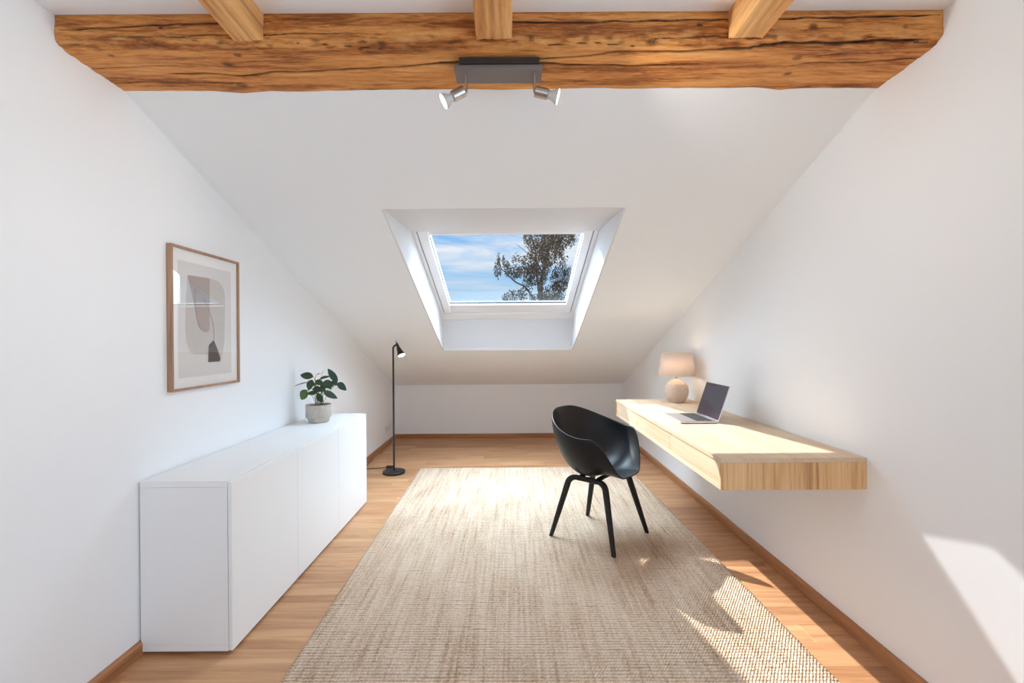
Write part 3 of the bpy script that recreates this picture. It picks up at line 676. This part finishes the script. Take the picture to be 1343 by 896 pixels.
# ------------------------------------------------------------------ black tub chair
ang = math.atan2(-.66, .75)
ch = thing('tub_chair', 'black moulded tub armchair on four black wooden legs standing on the rug', 'chair', (.545, 2.858, .0145), ang)
def sm(a, b_, x):
    x = max(0, min(1, (x-a)/(b_-a))); return x*x*(3-2*x)
def shell():
    NT, NR = 96, 22
    def rim(th):   # th: 0 = front, pi = back
        a = abs((th+PI) % (2*PI)-PI); d = math.degrees(a)
        R = .262 if False else 0
        # radius of the rim in plan
        rx = .265; ry = .292
        r = 1/math.sqrt((math.cos(a)/rx)**2+(math.sin(a)/ry)**2)
        r *= 1-.05*sm(50, 0, d) if d < 50 else 1
        z = .412+.240*sm(22, 66, d)+.128*sm(72, 168, d)
        return r, z
    V, F = [], []
    for k in range(NR+1):
        tt = k/NR
        for i in range(NT):
            th = 2*PI*i/NT; a = abs((th+PI) % (2*PI)-PI); d = math.degrees(a)
            R, Z = rim(th); z0 = .392
            fr = .60*sm(75, 20, d)                    # how far the pan runs flat to the front lip
            e = math.sin(tt*PI/2)**(1-.25*0)
            r_in = R*(.985*tt**.82 if False else (tt*1.25 if tt < .55 else .6875+(1-.6875)*math.sin((tt-.55)/.45*PI/2)))
            r_fr = R*tt
            r = r_in*(1-fr)+r_fr*fr
            g = max(0, (tt-.30)/.70); hgt = g**1.55
            hf = tt**2.0
            z = z0+(Z-z0)*(hgt*(1-fr)+hf*fr)
            z += .014*math.sin(PI*min(1, tt*1.1))*0
            if fr > 0: z += .016*fr*math.sin(PI*tt)   # soft crown before the front lip
            V.append((r*math.cos(th)-.018, r*math.sin(th), z))
    for k in range(NR):
        for i in range(NT):
            j = (i+1) % NT; F.append((k*NT+i, k*NT+j, (k+1)*NT+j, (k+1)*NT+i))
    bm_ = bmesh.new(); vv = [bm_.verts.new(p) for p in V]
    for f in F:
        q = [vv[i] for i in f]
        try: bm_.faces.new(q)
        except ValueError: pass
    bmesh.ops.remove_doubles(bm_, verts=bm_.verts, dist=.0004)
    o = bm_obj('seat_shell', bm_, M_black_plastic, ch, True)
    s_ = o.modifiers.new('thickness', 'SOLIDIFY'); s_.thickness = .008; s_.offset = 0
    ss = o.modifiers.new('smooth', 'SUBSURF'); ss.levels = 1; ss.render_levels = 1
    return o
shell()
RS = [(math.copysign(abs(math.cos(2*PI*i/16))**.55, math.cos(2*PI*i/16)), math.copysign(abs(math.sin(2*PI*i/16))**.55, math.sin(2*PI*i/16))) for i in range(16)]
for sy in (-1, 1):
    for sx in (1, -1):
        foot = Vector((sx*.218, sy*.213, 0)); top = Vector((sx*.128, sy*.146, .352)); mid = Vector((0, sy*.132, .372))
        d1 = (top-foot).normalized()
        pts = [foot, foot.lerp(top, .35), foot.lerp(top, .7), foot.lerp(top, .92)]
        c0 = foot.lerp(top, .92); c2 = Vector((sx*.085, sy*.134, .372)); c1 = top+Vector((0, 0, .016))
        for q in (.2, .4, .6, .8, 1.0): pts.append(c0*(1-q)**2+c1*2*q*(1-q)+c2*q*q)
        pts.append(mid)
        rad = [(.0115, .0125), (.013, .0145), (.0145, .0165), (.0155, .0175)]+[(.0155, .017)]*4+[(.0145, .016), (.0145, .016)]
        lg = tube('leg', pts, rad, M_black_wood, ch, shape=RS)
        for v in lg.data.vertices[:16]: v.co.z = 0      # feet cut level
for sx in (.06, -.06):
    bm = bmesh.new(); sweep(bm, [(sx, -.128, .375), (sx, -.06, .381), (sx, .06, .381), (sx, .128, .375)], (.008, .016), shape=RS); bm_obj('seat_support', bm, M_black_metal, ch, True)

# ------------------------------------------------------------------ laptop
lp = thing('open_laptop', 'open silver laptop with a dark blank screen on the oak desk', 'laptop', (.952, 2.5675, DZ1+.0005), 0)
# local x: from the front edge to the hinge (towards the wall), local y: along the desk
def lbox(name, x0, x1, y0, y1, z0, z1, m, bev=0, par=None): return box(name, x0, x1, y0, y1, z0, z1, m, par or lp, bev, 2)
bm = bmesh.new(); add_box(bm, 0, .212, 0, .304, .0015, .0125, .003, 2); bs = bm_obj('base', bm, M_alu, lp)
bm = bmesh.new()
for r_ in range(6):
    for c_ in range(14):
        add_box(bm, .098+r_*.0162, .098+r_*.0162+.0135, .018+c_*.0192, .018+c_*.0192+.0165, .0126, .0136)
kb = bm_obj('keyboard', bm, M_key, lp); kb['kind'] = 'stuff'
lbox('trackpad', .012, .082, .102, .202, .01252, .0128, M_alu)
lid = tag(bpy.data.objects.new('lid', None)); 
bm = bmesh.new(); add_box(bm, -.0025, .0025, .0, .304, 0, .210, .002, 2); lid = bm_obj('lid', bm, M_alu, lp); lid.location = (.214, 0, .0105); lid.rotation_euler = (0, math.radians(19), 0)
box('screen', -.0032, -.0026, .003, .301, .006, .207, M_screen, lid, 0)
tube('hinge', [(.2125, .03, .0105), (.2125, .274, .0105)], .0045, M_key, lp, 12)
for y_ in (.03, .27):
    for x_ in (.02, .19): lathe('rubber_foot', [(.006, 0), (.006, .0017)], M_key, lp, 12, (x_, y_, 0))

# ------------------------------------------------------------------ table lamp
TLX, TLY = 1.254, 3.46
tl = thing('table_lamp', 'table lamp with ribbed beige ceramic base and pale linen shade, switched on', 'lamp', (TLX, TLY, DZ1))
prof = []
for i in range(61):
    u = i/60; z = .004+.172*u
    k = [(.0, .056), (.08, .066), (.25, .080), (.45, .0875), (.62, .0865), (.78, .074), (.9, .052), (1.0, .020)]
    for (a, ra), (b_, rb) in zip(k, k[1:]):
        if a <= u <= b_+1e-9:
            f = (u-a)/(b_-a); f = f*f*(3-2*f)*.4+f*.6; r_ = ra+(rb-ra)*f; break
    if .1 < u < .72: r_ += .0011*math.sin(u*2*PI*17)
    prof.append((r_, z))
lathe('ceramic_base', [(.050, 0)]+prof+[(.012, .178)], M_ceramic, tl, 56)
lathe('socket_neck', [(.009, .176), (.009, .205), (.016, .206), (.016, .235), (.0, .236)], M_nickel, tl, 24, cap=False)
shd = lathe('lamp_shade', [(.1345, .201), (.1120, .376)], M_shade, tl, 64, cap=False)
sd = shd.modifiers.new('thickness', 'SOLIDIFY'); sd.thickness = .0016
lathe('shade_ring', [(.1350, .2005), (.1362, .2020), (.1350, .2035), (.1335, .2020), (.1350, .2005)], M_mount, tl, 64, cap=False)
for k in range(3):
    a = 2*PI*k/3+.4; tube('shade_spoke', [(0.012*math.cos(a), .012*math.sin(a), .222), (.1285*math.cos(a), .1285*math.sin(a), .240)], .0015, M_nickel, tl, 6)
lathe('bulb', [(.011, .236), (.014, .25), (.026, .275), (.030, .293), (.024, .312), (.010, .322), (.0, .323)], mat('warm_bulb', (1, .9, .75, 1), .4, emis=((1, .74, .48, 1), 4)), tl, 24, cap=False)
bl_ = bpy.data.lights.new('table_lamp_light', 'POINT'); bl_.energy = .62; bl_.color = (1, .82, .64); bl_.shadow_soft_size = .03
bo = bpy.data.objects.new('table_lamp_light', bl_); COL.objects.link(bo); bo.location = (TLX-.012, TLY-.036, DZ1+.290)

# ------------------------------------------------------------------ floor lamp
FLX, FLY = -1.107, 4.262
fl_ = thing('floor_lamp', 'slim black floor lamp with a small cone head, switched on', 'lamp', (FLX, FLY, 0))
lathe('base', [(.098, 0), (.103, .003), (.103, .020), (.099, .023), (.0, .0232)], M_black_metal, fl_, 64)
PH = 1.165
pp = [(0, 0, .023), (0, 0, .4), (0, 0, .8), (0, 0, PH)]+[(.034-.034*math.cos(a), 0, PH+.034*math.sin(a)) for a in [PI/2*i/8 for i in range(1, 9)]]
tube('pole', pp, .0085, M_black_metal, fl_, 16)
hd = Vector((.062, -.062, -.118)).normalized(); h0 = Vector((.030, .012, PH+.050)); 
bm = bmesh.new(); P = [h0, h0+hd*.012, h0+hd*.040, h0+hd*.075, h0+hd*.110, h0+hd*.145]; sweep(bm, P, [.008, .0095, .0125, .0195, .028, .036], 36)
bmesh.ops.delete(bm, geom=[f for f in bm.faces if len(f.verts) > 4 and f.calc_center_median().z < P[-1].z+.01 and (f.calc_center_median()-P[-1]).length < .005], context='FACES')
hdo = bm_obj('lamp_head', bm, M_black_metal, fl_, True); sdm = hdo.modifiers.new('thickness', 'SOLIDIFY'); sdm.thickness = .0015; sdm.offset = 1
bm = bmesh.new(); cylinder_between(bm, h0+hd*.134, h0+hd*.139, .0325, .0325, 32); bm_obj('bulb', bm, M_bulb, fl_)
tube('swivel_stub', [h0-hd*.022, h0+hd*.004], .0045, M_black_metal, fl_, 12)
cab_pts = [(-.095, .02, .006), (-.10, .04, .006), (-.13, .07, .008)]
tube('power_cord', spline([(-.098, .012, .005), (-.112, .075, .004), (-.104, .125, .004), (-.090, .165, .006)], 8), .003, M_cord, fl_, 8)
bm = bmesh.new(); add_box(bm, -.045, .03, .15, .185, .0005, .024, .008, 3); s1 = bm_obj('foot_switch', bm, M_cord, fl_); s1.location = (-.075, .005, 0); auto_smooth(s1)
tube('power_cord', spline([(-.118, .172, .008), (-.17, .158, .004), (-.235, .150, .004), (-.285, .135, .004), (-.33, .2, .004), (-.345, .5, .004)], 8), .003, M_cord, fl_, 8)

# wall socket low on the left wall
so_ = thing('wall_socket', 'small white double wall socket low on the wall behind the floor lamp', 'socket', (XL, 5.40, .20))
box('cover_plate', 0, .009, -.075, .075, -.04, .04, M_socket, so_, .003)
for y_ in (-.036, .036):
    rg = lathe('outlet', [(.021, 0), (.021, .004), (.018, .0045), (.018, .001), (.0, .001)], M_socket, so_, 24); rg.rotation_euler = (0, PI/2, 0); rg.location = (.0085, y_, 0)
    for z_ in (-.009, .009):
        h_ = lathe('pin_hole', [(.003, 0), (.003, .001)], M_hole, rg, 10); h_.location = (z_, 0, .001)

# ------------------------------------------------------------------ spotlight bar under the beam
sb = thing('spotlight_bar', 'taupe ceiling spotlight bar with two lit swivel heads fixed under the beam', 'lamp', (-.03, 1.60, 2.19))
SO = Vector((-.03, 1.60, 2.19))
def sbox(name, x0, x1, y0, y1, z0, z1, m, bev=.001): return box(name, x0-SO.x, x1-SO.x, y0-SO.y, y1-SO.y, z0-SO.z, z1-SO.z, m, sb, bev, 2)
sbox('back_plate', -.172, .102, 1.550, 1.640, 2.178, 2.1985, M_dark_plate)
sbox('housing', -.190, .113, 1.556, 1.642, 2.160, 2.1785, M_taupe, .003)
def spot(x, hx, direction):
    top = Vector((x, 1.575, 2.162))-SO; bot = Vector((x, 1.577, 2.093))-SO
    tube('arm', [top, top.lerp(bot, .5), bot], .0042, M_nickel, sb, 12)
    d = Vector(direction).normalized(); c = bot+Vector((hx, 0, 0))
    bm = bmesh.new(); P = [c-d*.014, c-d*.012, c+d*.030, c+d*.032]; sweep(bm, P, [.0165, .0185, .0185, .0165], 32)
    hd_ = bm_obj('spot_head', bm, M_nickel, sb, True); auto_smooth(hd_)
    for k in range(3):   # cooling slots
        bm = bmesh.new(); p = c+d*(-.002+.011*k); sweep(bm, [p-d*.0011, p+d*.0011], .01875, 32); bm_obj('cooling_groove', bm, M_dark_plate, hd_) if False else bm.free()
    bm = bmesh.new(); sweep(bm, [c+d*.032, c+d*.040, c+d*.046, c+d*.064, c+d*.067], [.0145, .0135, .0165, .0262, .0262], 32); bm_obj('bulb', bm, M_bulbglass, hd_, True)
    bm = bmesh.new(); sweep(bm, [c+d*.0668, c+d*.0685], [.0245, .0245], 32); bm_obj('bulb_face', bm, M_bulb, hd_)
    tube('swivel_pin', [bot, c], .0055, M_nickel, sb, 12)
    l = bpy.data.lights.new('spot_light', 'SPOT'); l.energy = 10; l.color = (1, .93, .84); l.spot_size = math.radians(95); l.spot_blend = .6; l.shadow_soft_size = .02
    o = bpy.data.objects.new('spot_light', l); COL.objects.link(o); o.location = SO+c+d*.072; o.rotation_euler = d.to_track_quat('-Z', 'Y').to_euler()
spot(-.150, -.020, (-.80, -.10, -.46)); spot(.0855, .016, (.96, -.05, -.26))

# ------------------------------------------------------------------ potted plant on the cabinet
PX, PY = -1.322, 3.115
pl = thing('potted_plant', 'small potted plant with dark green oval leaves on the white cabinet', 'plant', (PX, PY, CZ1))
lathe('pot', [(.056, 0), (.0625, .001), (.066, .004), (.0705, .024), (.0715, .027), (.080, .036), (.0815, .038), (.0820, .118), (.0808, .1205), (.0765, .1205), (.0755, .118), (.0755, .095), (.0, .095)], M_concrete, pl, 48, cap=False)
lathe('soil', [(.0752, .1), (.0752, .108), (.04, .111), (.0, .112)], M_soil, pl, 24, cap=False)
def leaf_mat(name, c1, c2):
    m = mat(name, c1, .38, spec=.45, noise_col=(c2, 25)); return m
LM = [leaf_mat('leaf_dark', (.022, .055, .018, 1), (.035, .075, .026, 1)), leaf_mat('leaf_bright', (.05, .12, .016, 1), (.07, .15, .026, 1)), leaf_mat('leaf_blue', (.026, .065, .05, 1), (.04, .09, .07, 1))]
S_ = 1726.0   # zoomed pixels per metre at the plant
LV = [ # base, tip (zoomed pixels), width, tone, depth, facing tilt
 ((362, 222), (198, 196), 74, 0, .00, .75), ((300, 288), (136, 318), 40, 2, .01, .15), ((306, 368), (226, 484), 88, 1, -.03, .95), ((362, 252), (330, 366), 74, 0, -.02, .9),
 ((632, 290), (512, 134), 66, 2, .02, .8), ((652, 292), (752, 374), 66, 2, .0, .85), ((508, 384), (652, 468), 62, 2, -.04, .8), ((408, 254), (540, 214), 46, 0, .03, .5),
 ((478, 288), (590, 330), 86, 0, -.01, .9), ((362, 214), (432, 178), 30, 0, .03, .4), ((384, 268), (474, 312), 56, 0, .0, .8), ((384, 352), (526, 366), 60, 0, -.045, .7),
 ((560, 276), (632, 326), 46, 0, .02, .7), ((440, 402), (336, 402), 50, 0, -.05, .6), ((402, 412), (424, 512), 50, 0, .01, .8), ((430, 428), (502, 502), 62, 0, -.03, .85),
 ((450, 300), (400, 352), 48, 0, .04, .7), ((520, 300), (546, 368), 56, 0, .04, .8), ((436, 330), (470, 402), 44, 0, .03, .7), ((330, 330), (380, 300), 40, 0, .045, .7)]
def P3(c, dep): return Vector(((c[0]-420)/S_, dep, (760-c[1])/S_-.004))
leaf_me = None
def leaf_mesh():
    V, F = [], []; NU, NV = 10, 4
    for i in range(NU+1):
        u = i/NU; w = (math.sin(PI*u**.85)**.75 if 0 < u < 1 else .0)*.5*(1.02-.1*u)
        w = max(w, .012)
        for j in range(NV+1):
            v = (j/NV-.5)*2; V.append((u, v*w, -.07*math.sin(PI*u*.9)*0+.10*abs(v)*w-.10*u*u))
    for i in range(NU):
        for j in range(NV): F.append((i*(NV+1)+j, (i+1)*(NV+1)+j, (i+1)*(NV+1)+j+1, i*(NV+1)+j+1))
    return V, F
LVv, LFf = leaf_mesh()
LME = []
for m in LM:
    me = bpy.data.meshes.new('leaf'); me.from_pydata(LVv, [], LFf); me.update(); me.polygons.foreach_set('use_smooth', [True]*len(me.polygons)); me.materials.append(m); LME.append(me)
M_stem = mat('green_stem', (.10, .13, .04, 1), .5)
for k, (a, b_, w, tone, dep, tilt) in enumerate(LV):
    A = P3(a, dep); dz = -.02 if k % 2 else .012; B = P3(b_, dep+dz)
    ax = (B-A); L = ax.length*1.06; ax.normalize()
    toward = Vector((0, -1, 0)); toward = (toward-ax*toward.dot(ax)).normalized(); up = Vector((0, 0, 1)); up = up-ax*up.dot(ax); up = up.normalized() if up.length > .05 else Vector((1, 0, 0))
    nrm = (toward*tilt+up*(1-tilt)*1.2).normalized(); side = nrm.cross(ax).normalized(); nrm = ax.cross(side)
    W = w*1.22/S_
    o = bpy.data.objects.new('leaf', LME[tone]); COL.objects.link(o); o.parent = pl
    o.matrix_local = Matrix(((ax.x*L, side.x*W, nrm.x*L, A.x), (ax.y*L, side.y*W, nrm.y*L, A.y), (ax.z*L, side.z*W, nrm.z*L, A.z), (0, 0, 0, 1)))
    r0 = Vector((.028*math.cos(k*2.4), .028*math.sin(k*2.4), .108))
    tube('stem', spline([r0, r0.lerp(A, .55)+Vector((0, 0, .018)), A], 5), [.0016]*11, M_stem, pl, 5)
tube('stem', spline([(.01, .02, .108), P3((440, 210), .03), P3((465, 152), .03)], 5), .0012, M_stem, pl, 5)

# ------------------------------------------------------------------ outside: lawn and birch tree
tag(box('lawn', -60, 60, 3, 120, -5.4, -5.2, M_grass), kind='structure')
TY = 12.0
def T3(px, row, dep=0.0): return Vector(((px-670.65)*TY/FPX, TY+dep, CAM_H+(446.6-row)*TY/FPX))
def Z3(zx, zy, dep=0.0): return T3(640+zx/8.53, 300+zy/8.53, dep)
tree = thing('birch_tree', 'tall leafy birch tree seen through the roof window', 'tree', (T3(708, 403).x, TY, -5.2))
TO = Vector(tree.location)
def limb(name, pts, r0, r1):
    P = spline([p-TO for p in pts], 6); n_ = len(P); tube(name, P, [r0+(r1-r0)*i/(n_-1) for i in range(n_)], M_bark, tree, 7)
limb('trunk', [Vector((TO.x+.05, TY, -5.2)), Vector((TO.x+.02, TY, -1)), Z3(585, 900)], .15, .075)
limb('trunk', [Z3(585, 905), Z3(588, 800), Z3(600, 600), Z3(650, 400), Z3(690, 220), Z3(760, 0), Z3(800, -220), Z3(820, -480)], .072, .014)
limb('branch', [Z3(580, 760), Z3(555, 560), Z3(545, 380), Z3(530, 200), Z3(470, 20), Z3(450, -160)], .035, .012)
limb('branch', [Z3(570, 900, .1), Z3(500, 760, .1), Z3(420, 650, .1), Z3(310, 590, .1), Z3(220, 500, .1), Z3(150, 430, .1), Z3(122, 290, .1)], .032, .008)
limb('branch', [Z3(600, 860, -.1), Z3(680, 770, -.1), Z3(740, 710, -.1), Z3(830, 640, -.1)], .026, .008)
limb('branch', [Z3(620, 520, .1), Z3(560, 380, .1), Z3(430, 300, .1), Z3(330, 330, .1)], .018, .006)
limb('branch', [Z3(540, 330, .2), Z3(440, 250, .2), Z3(330, 160, .2)], .014, .005)
limb('branch', [Z3(640, 440, -.2), Z3(760, 400, -.2), Z3(880, 420, -.2)], .016, .005)
limb('branch', [Z3(700, 180), Z3(800, 90), Z3(920, 70)], .014, .005)
CL = [(600, 130, 170, 110, 420), (720, 100, 120, 120, 380), (850, 110, 100, 100, 320), (450, 90, 45, 80, 110), (945, 110, 55, 80, 120), (560, 250, 110, 100, 360), (690, 280, 120, 110, 380), (790, 210, 70, 110, 200),
      (610, 420, 110, 110, 360), (460, 370, 80, 70, 150), (330, 340, 60, 50, 55), (110, 440, 40, 100, 110), (125, 330, 16, 50, 30), (180, 370, 16, 60, 35), (222, 440, 34, 80, 95), (300, 480, 60, 70, 150), (400, 470, 70, 60, 170), (500, 470, 60, 80, 170),
      (820, 470, 90, 80, 170), (880, 540, 45, 90, 110), (810, 640, 85, 70, 260), (560, 560, 110, 80, 200), (450, 590, 60, 70, 110), (300, 770, 140, 80, 260), (420, 700, 80, 50, 60), (700, 720, 110, 90, 240), (800, 770, 70, 80, 170), (600, 780, 140, 70, 240),
      (840, 330, 40, 80, 60), (760, 560, 60, 80, 110), (700, -100, 250, 130, 420), (850, -60, 140, 120, 260), (560, -60, 120, 100, 180), (750, -330, 170, 140, 300)]
V, F, MI = [], [], []
rnd = random.Random(3)
for cx, cy, rx, ry, n_ in CL:
    for k in range(int(n_*2.0)):
        a = rnd.uniform(0, 2*PI); q = math.sqrt(rnd.random())
        c = Z3(cx+rx*q*math.cos(a), cy+ry*q*math.sin(a), rnd.uniform(-.45, .45))-TO
        s_ = rnd.uniform(.018, .033); d = Vector((rnd.uniform(-.7, .7), rnd.uniform(-.7, .7), -1)).normalized(); e = d.cross(Vector((rnd.uniform(-1, 1), rnd.uniform(-1, 1), .3))).normalized()
        b0 = len(V); V += [c, c+d*s_*.8+e*s_*.55, c+d*s_*1.9, c+d*s_*.8-e*s_*.55]; F.append((b0, b0+1, b0+2, b0+3)); MI.append(rnd.choices((0, 1, 2), (5, 3, 1.2))[0])
fo = mesh_obj('foliage', V, F, None, tree)
for nm, c in (('birch_leaf_dark', lin(20, 34, 34)), ('birch_leaf_mid', lin(36, 54, 48)), ('birch_leaf_light', lin(84, 96, 66))): fo.data.materials.append(mat(nm, c, .6))
fo.data.polygons.foreach_set('material_index', MI); fo['kind'] = 'stuff'
